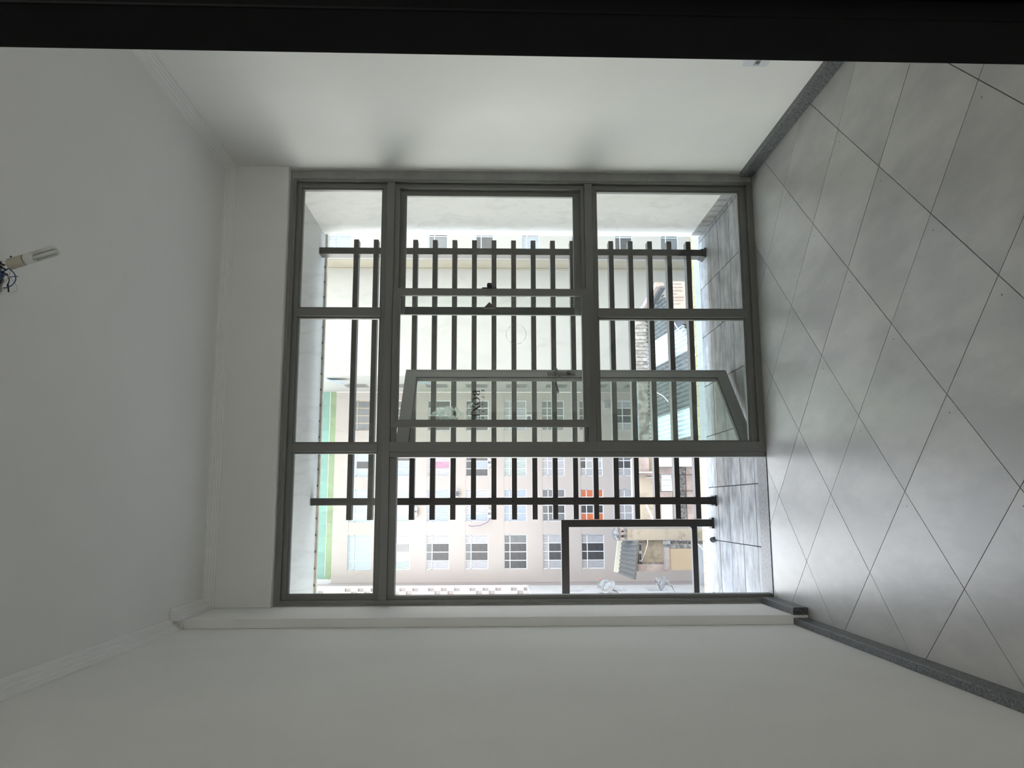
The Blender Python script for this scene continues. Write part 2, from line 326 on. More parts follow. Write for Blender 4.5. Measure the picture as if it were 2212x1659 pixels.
# decal letters on the inner sash pane (seen upside down), tape residue and a sticker ring
YD = -.0425
def lp(x, y): v = atY(x, y, YD); return v.x, v.z
H = abs(lp(1020.7, 870)[1]-lp(1036.4, 870)[1])
def letter(polys, x_right, z_bottom, h, name='decal_letter'):
    b = MB()
    for poly in polys: b.prism([(x_right-u*h, YD, z_bottom-v*h) for u, v in poly], (0, .0008, 0))
    return b.build(name, M_black, s1)
def arc(cx, cy, rx, ry, a0, a1, tx, ty, n=14):
    out_ = []
    for k in range(n):
        t0, t1 = math.radians(a0+(a1-a0)*k/n), math.radians(a0+(a1-a0)*(k+1)/n)
        o0, o1 = (cx+rx*math.cos(t0), cy+ry*math.sin(t0)), (cx+rx*math.cos(t1), cy+ry*math.sin(t1))
        i0, i1 = (cx+(rx-tx)*math.cos(t0), cy+(ry-ty)*math.sin(t0)), (cx+(rx-tx)*math.cos(t1), cy+(ry-ty)*math.sin(t1))
        out_.append([o0, o1, i1, i0])
    return out_
def R4(x0, y0, x1, y1): return [(x0, y0), (x1, y0), (x1, y1), (x0, y1)]
LB = [R4(0, 0, .42, .05), R4(0, .95, .40, 1), R4(.08, 0, .24, 1), R4(.24, .50, .40, .55)]+arc(.40, .275, .36, .275, -90, 90, .18, .05)+arc(.38, .755, .31, .245, -90, 90, .16, .045)
LO = arc(.53, .5, .53, .52, 0, 360, .19, .05, 32)
LX = [[(.12, 1), (.36, 1), (1.06, 0), (.82, 0)], [(.90, 1), (.97, 1), (.26, 0), (.19, 0)], R4(.0, .95, .46, 1), R4(.72, .95, 1.10, 1), R4(.04, 0, .42, .05), R4(.70, 0, 1.18, .05)]
LE = [R4(0, 0, .30, .05), R4(0, .95, .30, 1), R4(.09, 0, .26, 1), R4(.26, 0, .72, .06), R4(.26, .94, .70, 1), R4(.26, .49, .52, .54), [(.66, 1), (.70, 1), (.74, .74), (.71, .74)], [(.66, 0), (.72, 0), (.80, .28), (.77, .28)], R4(.49, .40, .52, .64)]
zb = lp(1020.9, 870)[1]
for L_, y0 in ((LB, 843.0), (LO, 858.2), (LX, 873.5), (LE, 894.0)): letter(L_, lp(1028, y0)[0], zb, H)
sE = [R4(0, 0, .2, 1), R4(.2, 0, .85, .17), R4(.2, .83, .85, 1), R4(.2, .42, .75, .58)]; sG = [R4(0, 0, .2, 1), R4(.2, .82, .8, 1)]; sI = [R4(0, 0, .22, 1)]; sT = [R4(.3, 0, .5, 1), R4(0, .82, .8, 1)]; dt = [R4(0, .3, .26, .62)]
for L_, y0 in ((sE, 841.8), (dt, 851), (sG, 857.0), (dt, 866.4), (sI, 872.8), (dt, 880), (sT, 886.5), (dt, 895.5), (sE, 900.8)):
    letter(L_, lp(1040, y0)[0], lp(1040.2, 870)[1], .0148)
c0 = lp(1115, 722); ring = MB()
for a0, a1 in ((-10, 55), (70, 118), (135, 215), (232, 330)):
    for q in arc(0, 0, .058, .058, a0, a1, .0014, .0014, 12): ring.prism([(c0[0]+u, YD, c0[1]+v) for u, v in q], (0, .0006, 0))
ring.build('sticker_ring', mat('sticker_glue', (.25, .25, .24), .7), s1)
pts = [(930, 893), (941, 887), (943, 879), (955, 878), (975, 877.5), (989, 880), (991, 886), (1002, 893), (1001, 905), (990, 907.6), (943, 907.6), (940, 899), (930, 899)]
t_ = MB(); t_.prism([(lp(*p)[0], YD, lp(*p)[1]) for p in pts], (0, .0005, 0)); t_.build('tape_residue', M_tape, s1)
for a in ((1009, 874, 1026, 868), (1010, 893, 1021, 880)):
    p = lp(a[0], a[1]); q2 = lp(a[2], a[3]); MB().prism([(p[0], YD, p[1]), (q2[0], YD, q2[1]), (q2[0]-.014, YD, q2[1]), (p[0]-.018, YD, p[1]-.004)], (0, .0005, 0)).build('tape_residue', M_tape, s1)

# ------------------------------------------------------------------ balcony door, swung open outwards
door = sthing('door_1', (.176, .03, .02), 'grey framed green glass balcony door swung open outwards', 'door')
DH = Vector((.186, .050, 0)); dd = Vector((.595, .565, 0)).normalized(); dn = Vector((dd.y, -dd.x, 0)); LW, Z0, Z1 = .785, .022, 2.118
def D(u, z, n=0.): p = DH+dd*u+dn*n; return (p.x, p.y, z)
def dprism(name, quad, n0, n1, m_, parent=door):
    b = MB(); b.prism([D(u, z, n0) for u, z in quad], tuple(dn*(n1-n0))); return b.build(name, m_, parent)
sw = .072
dprism('door_rail', [(.001, Z0), (LW-.001, Z0), (LW-sw-.001, Z0+sw), (sw+.001, Z0+sw)], -.018, .018, M_alu)
dprism('door_rail', [(.001, Z1), (sw+.001, Z1-sw), (LW-sw-.001, Z1-sw), (LW-.001, Z1)], -.018, .018, M_alu)
dprism('door_stile', [(0, Z0), (sw, Z0+sw), (sw, Z1-sw), (0, Z1)], -.018, .018, M_alu)
dprism('door_stile', [(LW, Z0), (LW, Z1), (LW-sw, Z1-sw), (LW-sw, Z0+sw)], -.018, .018, M_alu)
gk = MB()
for q in ([(sw, Z0+sw), (LW-sw, Z0+sw), (LW-sw, Z0+sw+.007), (sw, Z0+sw+.007)], [(sw, Z1-sw-.007), (LW-sw, Z1-sw-.007), (LW-sw, Z1-sw), (sw, Z1-sw)],
          [(sw, Z0+sw), (sw+.006, Z0+sw), (sw+.006, Z1-sw), (sw, Z1-sw)], [(LW-sw-.006, Z0+sw), (LW-sw, Z0+sw), (LW-sw, Z1-sw), (LW-sw-.006, Z1-sw)]):
    gk.prism([D(u, z, -.012) for u, z in q], tuple(dn*.026))
gk.build('gasket', M_alud, door)
for u0, u1, z_0, z_1 in ((.006, .009, Z0+.01, Z1-.01), (LW-.012, LW-.009, Z0+.01, Z1-.01)): dprism('cover_line', [(u0, z_0), (u1, z_0), (u1, z_1), (u0, z_1)], .0181, .0186, M_alud)
dprism('edge_strip', [(LW, Z0), (LW+.012, Z0), (LW+.012, Z1), (LW, Z1)], -.01, .014, M_alu)
dprism('door_pane', [(sw+.006, Z0+sw+.007), (LW-sw-.006, Z0+sw+.007), (LW-sw-.006, Z1-sw-.007), (sw+.006, Z1-sw-.007)], -.003, .003, GD)
hp = dprism('lock_plate', [(LW-.052, 1.02), (LW-.022, 1.02), (LW-.022, 1.20), (LW-.052, 1.20)], .018, .022, M_alud)
h = MB(); h.tube([D(LW-.037, 1.145, .02), D(LW-.037, 1.145, .055)], .010, 10); h.tube([D(LW-.02, 1.150, .055), D(LW-.08, 1.143, .055), D(LW-.13, 1.128, .052)], [.009, .009, .007], 8); h.build('lever', M_alud, hp)
MB().tube([D(LW-.037, 1.06, .02), D(LW-.037, 1.06, .036)], .013, 12).build('lock_cylinder', M_black, hp)
h = MB(); h.tube([D(LW-.037, 1.145, -.02), D(LW-.037, 1.145, -.055)], .010, 10); h.tube([D(LW-.02, 1.145, -.055), D(LW-.14, 1.135, -.053)], .009, 8); h.build('lever', M_alud, door)
for z in (.25, 1.05, 1.9): MB().tube([(.178, .054, z), (.178, .054, z+.09)], .008, 10).build('hinge', M_alu, door)

# dark metal door edge close to the camera
d2 = sthing('door_2', (.2, -4.1, 0), 'out-of-focus black metal door edge close to the viewpoint', 'door')
E0, E1 = atY(0, 104, -4.1), atY(2212, 142, -4.1); gx = (E0.x-E1.x)/(E0.z-E1.z)
def ex(z): return E1.x+(z-E1.z)*gx
def dprof(name, a, b, y0, y1, m_=M_dark):
    z0, z1 = 0.02, 2.4
    return MB().prism([(ex(z0)+a, y0, z0), (ex(z0)+b, y0, z0), (ex(z1)+b, y0, z1), (ex(z1)+a, y0, z1)], (0, y1-y0, 0)).build(name, m_, d2, bevel=.0012)
dprof('edge_strip', .0, .010, -4.135, -4.10); dprof('stile', .0105, .024, -4.142, -4.10); dprof('stile', .0245, .10, -4.147, -4.10); dprof('door_panel', .1005, .80, -4.140, -4.112)

# ------------------------------------------------------------------ balcony
bf = struct(MB().box(-2.6, 2.02, .0, 1.24, -.16, -.008).build('floor_balcony', M_grout), 'balcony floor of grey stone-look tiles', 'floor')
xs = [-2.6+.0]+[.0195+.365*k for k in range(-7, 5)]+[1.845]; ys = [.128, .191, .452, .700, .955, 1.18]
xs = sorted(set(round(x, 4) for x in xs))
for a, b in zip(xs, xs[1:]):
    for c, d_ in zip(ys, ys[1:]): pbox('tile', M_btile, bf, a+.003, b-.003, c+.003, d_-.003, -.008, random.uniform(-.0006, .0006))
for c, d_ in zip(ys, ys[1:]): pbox('border_tile', M_btile, bf, 1.8475, 1.888, c+.002, d_-.002, -.008, .0)
cp = MB(); n = 7
cp.prism([(-2.6, 1.18, -.03), (-2.6, 1.18, 0), (-2.6, 1.24, -.002), (-2.6, 1.325, .004), (-2.6, 1.325, -.03)], (4.62, 0, 0)).build('coping', M_white, bf)
k = 0
for i in range(60):
    x = -2.6+i*.077
    if x+.07 < 2.02: pbox('edge_tile', M_yell, bf, x+.0015, x+.0755, 1.326, 1.398, -.03, .0)
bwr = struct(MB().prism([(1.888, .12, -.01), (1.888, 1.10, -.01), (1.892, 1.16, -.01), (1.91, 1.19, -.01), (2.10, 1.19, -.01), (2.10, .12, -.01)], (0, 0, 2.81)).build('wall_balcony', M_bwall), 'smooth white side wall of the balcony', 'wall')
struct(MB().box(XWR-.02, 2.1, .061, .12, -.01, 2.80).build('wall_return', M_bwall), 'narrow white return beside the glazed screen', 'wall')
bb = sthing('baseboard_balcony', (1.885, .6, 0), 'grey tile skirting along the balcony side wall', 'baseboard')
for a, b in ((.125, .27), (.274, .60), (.604, .90), (.904, 1.10)): pbox('skirting_tile', M_btile, bb, 1.880, 1.8875, a, b, 0.001, .072)
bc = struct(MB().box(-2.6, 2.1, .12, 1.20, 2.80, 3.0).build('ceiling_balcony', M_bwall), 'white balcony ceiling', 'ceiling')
e = MB().box(-2.6, 2.1, 1.20, 1.235, 2.785, 3.0).build('drip_edge', mat('drip_edge_paint', (.62, .57, .48), .8, .3, 12), bc)
for i in range(24):
    x = -1.0+i*.115; pbox('rust_spot', mat('rust', (.09, .05, .03), .9), bc, x, x+.012, 1.188, 1.1995, 2.794, 2.7999)
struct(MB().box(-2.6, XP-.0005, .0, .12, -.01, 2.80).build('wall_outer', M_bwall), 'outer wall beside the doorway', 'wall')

# horizontal slat screen between two posts
scr = thing('slat_screen', (.85, 1.05, 0), 'floor-to-ceiling dark brown screen of horizontal slats on two posts', 'screen')
for x0, x1 in ((1.690, 1.738), (-.099, -.049)):
    po = pbox('post', M_brown, scr, x0, x1, 1.0, 1.095, .012, 2.80, .002)
    pbox('foot_plate', M_black, po, x0-.012, x1+.012, .99, 1.108, .001, .012)
    pbox('foot_plate', M_black, po, x0-.004, x1+.004, .996, 1.10, .0125, .035)
z0_ = atY(768, 600, 1.012).z; z17 = atY(1489, 600, 1.012).z; dzs = (z0_-z17)/17
for k in range(18):
    zc = z0_-k*dzs; xe = -.199
    pbox('slat', M_brown, scr, xe, 1.801, 1.006, 1.078, zc-.0175, zc+.0175, .0015)
    for xb in (-.082, 1.706):
        MB().tube([(xb+.004, 1.0, zc+.012), (xb+.004, .995, zc+.012)], [.0075, .005], 10).build('bolt', M_black, scr)
gd = thing('guard_rail', (-1.2, 1.08, 0), 'dark brown square-framed guard rail left of the slat screen', 'railing')
g_ = pbox('post', M_brown, gd, -.2535, -.2035, 1.085, 1.135, .012, 1.020, .002); pbox('foot_plate', M_black, g_, -.266, -.192, 1.075, 1.148, .001, .018)
pbox('top_rail', M_brown, gd, -2.599, -.2035, 1.085, 1.135, 1.0205, 1.074, .002); pbox('bottom_rail', M_brown, gd, -2.599, -.254, 1.09, 1.13, .118, .156, .002)
MB().prism([(-.2545, 1.095, .1565), (-.2545, 1.095, .172), (-.259, 1.095, .161), (-.270, 1.095, .1565)], (0, .03, 0)).build('weld_fillet', M_brown, gd)
for x0, x1 in ((-.42, -.415),): pass
sb = MB(); sb.tube([(-.338, 1.08, .002), (-.345, 1.09, .012), (-.350, 1.10, .003)], [.016, .022, .014], 8)
tag(sb.build('mortar_lump', mat('mortar', (.10, .10, .105), .9, .3, 20)), 'small dark mortar lump on the balcony edge beside the guard rail foot', 'mortar')

# ------------------------------------------------------------------ bare lamp with loose wires, wall socket
lp0 = Vector((.600, -2.10, 3.10)); a0 = Vector((.6275, -2.10, 3.046)); a1 = Vector((.678, -2.10, 2.893)); ax = (a1-a0).normalized(); sd = ax.cross(Vector((0, 1, 0))).normalized()
lamp = thing('ceiling_lamp', lp0, 'bare unlit compact lamp hanging crooked from loose wires in the ceiling', 'lamp')
def AX(t, s=0., y=0.): return a0+ax*t+sd*s+Vector((0, y, 0))
MB().tube([lp0+Vector((-.006, 0, -.0005)), lp0+Vector((-.006, 0, .02))], .062, 18).build('wiring_hole', mat('hole_dark', (.035, .033, .03), .95, .5, 30), lamp)
rim = MB(); pr = []
for k in range(25):
    t = 2*PI*k/24; rr = .062+random.uniform(-.004, .010); pr.append((lp0.x-.006+rr*math.cos(t), lp0.y+rr*math.sin(t), 3.0985))
rim.tube(pr, .004, 5).build('broken_plaster_rim', M_plaster, lamp)
so = MB().tube([AX(0), AX(.004), AX(.048)], [.015, .0175, .0175], 16).build('socket', mat('socket_cream', (.50, .46, .37), .5), lamp)
MB().box(*[c for q in zip(AX(.016, .0), AX(.016, .0)) for c in (q[0]-.004, q[0]+.004)]).build('terminal', M_black, so)
MB().tube([AX(.014, .016), AX(.012, .024)], .003, 8).build('screw', M_alud, so)
MB().tube([AX(.049), AX(.053), AX(.072), AX(.080), AX(.083)], [.0135, .0155, .0185, .0175, .010], 18).build('lamp_base', mat('lamp_white', (.72, .73, .70), .45), lamp, smooth=True)
tb = MB(); M_tb = mat('lamp_tube_white', (.66, .68, .65), .35)
for s_, e_ in ((.007, .145), (-.007, .150)):
    pts = [AX(.080, s_, -.010), AX(e_-.010, s_, -.010)]+[AX(e_-.010+.010*math.sin(t), s_, -.010*math.cos(t)) for t in (PI/6, PI/3, PI/2, 2*PI/3, 5*PI/6)]+[AX(e_-.010, s_, .010), AX(.080, s_, .010)]
    MB().tube(pts, .0058, 10).build('lamp_tube', M_tb, lamp, smooth=True)
M_bw = mat('blue_wire', (.02, .06, .17), .4); M_ww = mat('white_wire', (.62, .62, .57), .5); M_kw = mat('black_wire', (.01, .01, .012), .5)
def wire(pts, r, m_):
    P_ = [Vector(p) for p in pts]; sm = []
    for i in range(len(P_)-1):
        p0, p1, p2, p3 = P_[max(i-1, 0)], P_[i], P_[i+1], P_[min(i+2, len(P_)-1)]
        for k in range(5):
            t = k/5; sm.append(.5*((2*p1)+(-p0+p2)*t+(2*p0-5*p1+4*p2-p3)*t*t+(-p0+3*p1-3*p2+p3)*t**3))
    sm.append(P_[-1]); return MB().tube(sm, r, 6).build('wire', m_, lamp, smooth=True)
def WP(x, y, dy=0): return atY(x, y, -2.10+dy)
wire([WP(2, 588), WP(12, 583, -.01), WP(20, 581, -.01), WP(31, 591, -.02), WP(34, 604, -.02), WP(27, 615, -.01), WP(16, 621), WP(7, 622)], .0017, M_bw)
wire([WP(1, 596), WP(10, 590), WP(19, 598, -.01), WP(32, 597, -.01), WP(39, 597, -.01)], .0012, M_bw)
wire([WP(1, 601), WP(8, 593, .01), WP(16, 594, .01), WP(20, 606, .01), WP(15, 618)], .0017, M_bw)
wire([WP(1, 564), WP(10, 566), WP(16, 573)], .0012, M_ww)
wire([WP(21, 577), WP(22, 585, -.01), WP(19, 596, -.015), WP(14, 604, -.02), WP(10, 610, -.02)], .0014, M_ww)
wire([WP(19, 596), WP(27, 605), WP(36, 618), WP(36, 627), WP(27, 632), WP(19, 630), WP(17, 620)], .0008, M_ww)
wire([WP(0, 619), WP(6, 622), WP(5, 630), WP(3, 637)], .0010, M_ww)
wire([WP(17, 612), WP(18, 622), WP(18.5, 631)], .0022, M_kw)
blob = MB()
for k in range(9):
    t = k*.7; c = lp0+Vector((.004+.022*math.cos(t), .02*math.sin(t), -.012-.004*(k % 4)))
    blob.tube([c+Vector((-.02, 0, .01)), c, c+Vector((.012, .012, -.012)), c+Vector((.02, -.01, .008))], .0032, 6)
blob.build('wire_bundle', M_kw, lamp)
wire([lp0+Vector((-.05, -.02, -.004)), lp0+Vector((-.02, -.03, -.03)), lp0+Vector((.01, -.02, -.035)), lp0+Vector((.03, -.02, -.02))], .0017, M_bw)
wire([lp0+Vector((-.05, .01, -.003)), lp0+Vector((-.02, -.01, -.04)), lp0+Vector((.02, -.025, -.04)), lp0+Vector((.03, .01, -.015))], .0017, M_bw)

sk = thing('wall_socket', (XWR, -1.27, .33), 'white rounded socket plate low on the wall beside the black door edge', 'socket')
Y0s, Y1s = -1.270, -1.190; Z0s, Z1s = atX(1652, 147, XWR).z, atX(1597, 147, XWR).z
pp = []
for cy, cz, a in ((Y1s-.012, Z1s-.012, 0), (Y0s+.012, Z1s-.012, 90), (Y0s+.012, Z0s+.012, 180), (Y1s-.012, Z0s+.012, 270)):
    for k in range(5): t = math.radians(a+k*22.5); pp.append((XWR, cy+.012*math.cos(t), cz+.012*math.sin(t)))
MB().prism(pp, (-.008, 0, 0)).build('cover_plate', mat('socket_plate_white', (.70, .72, .76), .35), sk, bevel=.002)
zm = (Z0s+Z1s)/2-.004
MB().box(XWR-.0105, XWR-.008, -1.250, -1.206, zm-.013, zm+.013).build('socket_module', mat('socket_module_grey', (.42, .43, .46), .4), sk)
hx = [(XWR-.0105, -1.231+.013*math.cos(t), zm+.0095*math.sin(t)) for t in [k*PI/4 for k in range(8)]]
MB().prism(hx, (-.0008, 0, 0)).build('socket_hole', mat('socket_recess', (.10, .10, .11), .6), sk)

# ------------------------------------------------------------------ buildings across the courtyard
def grid_wall(mb, xs, zs, Y, holes, depth, off=None, axis='Y'):
    """wall facing -Y built cell by cell; holes are (x0,x1,z0,z1) left open with reveals of the given depth"""
    xs = sorted(set([round(v, 4) for v in xs]+[round(v, 4) for h in holes for v in h[:2]])); zs = sorted(set([round(v, 4) for v in zs]+[round(v, 4) for h in holes for v in h[2:]]))
    for a, b in zip(xs, xs[1:]):
        for c, d in zip(zs, zs[1:]):
            mx, mz = (a+b)/2, (c+d)/2
            if any(h[0] < mx < h[1] and h[2] < mz < h[3] for h in holes): continue
            o = off(mx, mz) if off else 0
            mb.box(a, b, Y+o, Y+depth, c, d)
KINDS = list(P)
def bwindow(parent, x0, x1, z0, z1, Y, kinds, frame, cols=4, split=.26, fw=.055, slats=False):
    zt = z1-(z1-z0)*split
    f = MB(); y0, y1 = Y, Y+.07
    for q in ((x0, x1, z0, z0+fw), (x0, x1, z1-fw, z1), (x0, x1, zt-fw/2, zt+fw/2), (x0, x0+fw, z0+fw, z1-fw), (x1-fw, x1, z0+fw, z1-fw)): f.box(q[0], q[1], y0, y1, q[2], q[3])
    wd = (x1-x0)/cols
    for k in range(1, cols): f.box(x0+k*wd-fw/2, x0+k*wd+fw/2, y0+.01, y1, z0+fw, z1-fw)
    fo = f.build('window', frame, parent)
    for k in range(cols):
        a, b = x0+k*wd+fw/2, x0+(k+1)*wd-fw/2
        kt, kb = kinds[k] if isinstance(kinds[k], tuple) else (kinds[k], kinds[k])
        pbox('pane', P[kt], fo, a, b, Y+.045, Y+.065, zt+fw/2, z1-fw)
        pbox('pane', P[kb], fo, a, b, Y+.045, Y+.065, z0+fw, zt-fw/2)
    if slats:
        sl = MB()
        for k in range(12): z = z0+fw+(zt-z0-fw)*(k+.5)/12; sl.box(x0+wd, x1-wd*.9, Y+.02, Y+.04, z-.035, z+.02)
        sl.build('louvre_blind', M_wfr, fo)
    return fo
mainb = thing('apartment_block', (2, 54, -13), 'cream multi-storey apartment block with rows of four-light windows', 'building')
cols = {'A': (5.48, 7.75), 'B': (2.07, 4.37), 'C': (-1.24, 1.12), 'D': (-4.66, -2.18)}
rows = [11.87-2.845*k for k in range(9)]; WH = 1.70
holes = []
for k, zt in enumerate(rows):
    for c, (a, b) in cols.items():
        holes.append((a, b, zt-WH, zt))
def band(mx, mz): return .015 if any(zt-WH < mz < zt for zt in rows) and -5.0 < mx < 8.1 else 0
wm = MB(); grid_wall(wm, [-5.58, 8.375, -5.0, 8.1], [-13.2, 12.6, 13.0]+[z for r in rows for z in (r, r-WH)], 54, holes, .4, band)
wm.build('facade_wall', M_fac, mainb)
MB().box(-5.58, 8.375, 54.42, 60, -13.2, 13.0).build('block_body', M_fac, mainb)
lay = {  # chosen per window as the photograph shows them: curtains, dark openings, blinds
 ('D', 0): (['mesh', 'mesh', 'mesh', 'mesh'], M_bfr), ('D', 1): (['green', 'curt', ('curt', 'dark'), 'curt'], M_wfr), ('D', 2): (['curt', ('mid', 'dark'), ('mid', 'dark'), 'curt'], M_wfr),
 ('D', 3): (['curt', ('mid', 'dark'), ('mid', 'dark'), 'curt'], M_wfr), ('D', 4): (['dark', 'dark', 'dark', 'mid'], M_wfr), ('D', 5): (['curt', ('curt', 'dark'), ('curt', 'dark'), 'curt'], M_wfr),
 ('D', 6): (['curt', 'dark', 'dark', 'curt'], M_wfr), ('D', 7): (['curt', 'dark', 'dark', 'curt'], M_wfr),
 ('C', 0): (['mesh']*4, M_bfr), ('C', 1): (['green', 'green', 'green', 'green'], M_wfr), ('C', 2): (['blue', 'blue', 'green', 'blue'], M_wfr), ('C', 3): (['blue', 'curt', ('curt', 'dark'), 'curt'], M_wfr),
 ('C', 4): (['blue', 'blue', 'blue', 'blue'], M_wfr), ('C', 5): (['mid', ('mid', 'dark'), 'curt', 'mid'], M_wfr), ('C', 6): (['orange', ('dark', 'dark'), 'dark', 'orange'], M_wfr), ('C', 7): (['curt', 'curt', 'curt', 'curt'], M_wfr),
 ('B', 0): (['mesh', ('mesh', 'dark'), 'mesh', 'mesh'], M_bfr), ('B', 1): (['blue', 'blue', 'dark', 'curt'], M_wfr), ('B', 2): (['curt', ('curt', 'pink'), 'curt', 'curt'], M_wfr), ('B', 3): (['dark', ('dark', 'blue'), 'dark', 'curt'], M_wfr),
 ('B', 4): (['green', 'green', 'green', 'green'], M_wfr), ('B', 5): (['curt']*4, M_wfr), ('B', 6): (['curt', 'dark', 'mid', 'curt'], M_wfr), ('B', 7): (['curt', 'dark', 'mid', 'curt'], M_wfr),
 ('A', 0): (['mid', 'mid', 'mid', 'mid'], M_tfr), ('A', 1): (['mid', 'mid', 'mid', 'mid'], M_wfr), ('A', 2): (['dark', 'dark', 'curt', 'dark'], M_wfr), ('A', 3): (['dark', 'mid', 'dark', 'dark'], M_wfr),
 ('A', 4): (['curt', 'curt', 'curt', 'curt'], M_wfr), ('A', 5): (['mid']*4, M_wfr), ('A', 6): (['mid', 'dark', 'dark', 'mid'], M_wfr), ('A', 7): (['curt', 'dark', 'dark', 'curt'], M_wfr)}
blinds = {('D', 1), ('A', 6), ('B', 6), ('C', 1)}
for k, zt in enumerate(rows):
    for c, (a, b) in cols.items():
        kd, fr = lay.get((c, k), (['curt', 'dark', 'mid', 'curt'], M_wfr)); bwindow(mainb, a, b, zt-WH, zt, 54.12, kd, fr, slats=(c, k) in blinds)
net = thing('roof_netting', (1.5, 53.98, 13), 'teal and green netting strip along the roof edge of the cream apartment block', 'netting')
for i in range(14):
    x0 = -5.3+i*.98
    pbox('roof_net_panel', M_g1, net, x0, x0+.979, 53.975, 53.985, 13.46, 14.6)
    pbox('roof_net_panel', M_g2, net, x0, x0+.979, 53.985, 53.998, 13.02, 13.455)
pbox('roof_slab', M_white, mainb, -5.58, 8.375, 54.0, 60, 13.0, 13.2)
# things fixed to the facade
def ac_unit(x0, x1, z0, z1, Y, label, fan=True, dep=.35):
    t = thing('air_conditioner', ((x0+x1)/2, Y, z0), label, 'air conditioner', 'air conditioners on the block opposite')
    pbox('casing', M_acw, t, x0, x1, Y-dep, Y, z0, z1, .01)
    pbox('bracket', M_acw, t, x0+.1, x0+.16, Y-dep, Y+.016, z0-.05, z0-.001); pbox('bracket', M_acw, t, x1-.16, x1-.1, Y-dep, Y+.016, z0-.05, z0-.001)
    cx, cz, r = (x0+x1)/2, (z0+z1)/2, min(x1-x0, z1-z0)*.40
    if fan: MB().tube([(cx, Y-dep-.012, cz), (cx, Y-dep, cz)], r, 16).build('fan_grille', M_acd, t)
    else:
        g = MB()
        for k in range(6): z = z0+(z1-z0)*(k+.5)/6; g.box(x0+.04, x1-.04, Y-dep-.012, Y-dep, z-.02, z+.02)
        g.build('grille', M_acd, t)
    return t
def acpx(xa, xb, ya, yb, label, fan=True, Y=54.0):
    p, q = atY(xa, (ya+yb)/2, Y-.35), atY(xb, (ya+yb)/2, Y-.35); u, v = atY((xa+xb)/2, ya, Y-.35), atY((xa+xb)/2, yb, Y-.35)
    return ac_unit(v.x, u.x, q.z, p.z, Y, label, fan)
acpx(1137, 1148, 895, 911, 'white outdoor air conditioner with round fan seen through the open door glass')
acpx(1305, 1317, 868, 883, 'boxed grey air conditioner beside the slats, lowest of those behind the door glass', False)
acpx(985, 991, 1060, 1073, 'small dark-fronted air conditioner between the curtained windows of the open doorway view', False)
acpx(1053, 1060, 990, 1008, 'white air conditioner under the dark-paned window, just beside the big mullion')
acpx(1053, 1060, 1100, 1119, 'white air conditioner with a drooping hose, below the post height of the screen')
acpx(895, 901, 1095, 1115, 'white air conditioner beside the topmost curtained window in the doorway')
c_ = [atY(1059, 1119, 53.6), atY(1053, 1128, 53.6), atY(1038, 1135, 53.6), atY(1020, 1137, 53.6), atY(1012, 1135, 53.6)]
tag(MB().tube(c_, .035, 6).build('hose', mat('hose_grey', (.12, .10, .14), .6)), 'thin dark hose looping from an air conditioner on the block opposite', 'hose')

# nearer blank block at the right, with a projecting end bay of windows
blk = thing('blank_block', (12, 46.5, -13), 'cream block with a tall blank wall and a projecting bay of small windows', 'building')
MB().box(8.38, 60, 46.5, 53.99, -13.2, 30).build('blank_wall', M_fac2, blk)  # unseen top and right end stretched to cut sky light on the plain wall
MB().box(15.60, 15.70, 46.46, 46.5, -13.2, 15.5).build('wall_joint', M_ledge, blk)
hs = []
for k in range(9):
    zt = 11.43-2.97*k+.0; hs.append((16.5, 18.6, zt-1.22, zt))
hs = [(16.35, 18.2, z1, z0) for z0, z1 in ((12.04, 10.52), (8.55, 7.25), (5.52, 4.29), (2.46, 1.31), (-.53, -1.68), (-3.77, -4.86), (-6.62, -7.78), (-9.64, -10.8))]
wb = MB(); grid_wall(wb, [15.74, 24], [-13.2, 15.5], 44.5, hs, .3); wb.build('bay_wall', M_fac2, blk)
MB().box(15.74, 24, 44.85, 46.49, -13.2, 15.5).build('bay_core', M_ledge, blk)
hk = [['blue', 'blue'], ['mid', 'curt'], ['mid', 'dark'], ['dark', 'mid'], ['blue', 'mid'], ['mid', 'mid'], ['dark', 'mid'], ['mid', 'dark']]
for h_, kk in zip(hs, hk): bwindow(blk, h_[0], h_[1], h_[2], h_[3], 44.6, kk, M_bfr, cols=2, split=.3, fw=.05)
for k, zt in enumerate(rows):                        # side wall of the blank block: window and a tilted open sash, seen edge on
    wf = pbox('window', M_tfr, blk, 8.35, 8.379, 49.9, 51.5, zt-1.65, zt-.05)
    for q in range(2): pbox('pane', P['mid'], wf, 8.335, 8.349, 49.95+q*.77, 50.67+q*.77, zt-1.60, zt-.10)
    if k in (0, 2): MB().prism([(8.33, 47.4, zt+.6), (8.33, 47.48, zt+.6), (8.02, 47.48, zt-.7), (8.02, 47.4, zt-.7)], (0, .8, 0)).build('open_sash', M_bfr, blk)
# left wing with hollow ventilation blocks
wing = thing('ventilation_block_wing', (-9, 52, -13), 'pale wing of the block with checkered hollow ventilation blocks', 'building')
hb_ = []; xb = [atY(1000, 1270, 52).x, atY(1000, 1276.5, 52).x, atY(1000, 1284, 52).x, atY(1000, 1290, 52).x, atY(1000, 1298, 52).x]
hz = .40
for k in range(9):
    zt = atY(664, 1275, 52).z-k*2.87+.0
    zt = atY(745, 1275, 52).z-(k-0)*2.90
    for q in range(3):
        z = zt-q*.90; hb_.append((xb[1], xb[0], z-hz, z)); hb_.append((xb[3], xb[2], z-hz, z)) if False else None
        hb_.append((xb[4], xb[3], z-hz, z))
        if q < 2: hb_.append((xb[2], xb[1]-.001, z-.45-hz, z-.45))
hb_ = [h for h in hb_ if h]
wv = MB(); grid_wall(wv, [-12, -5.585], [-13.2, 14.6], 52, hb_, .12); wv.build('block_wall', M_cob, wing)
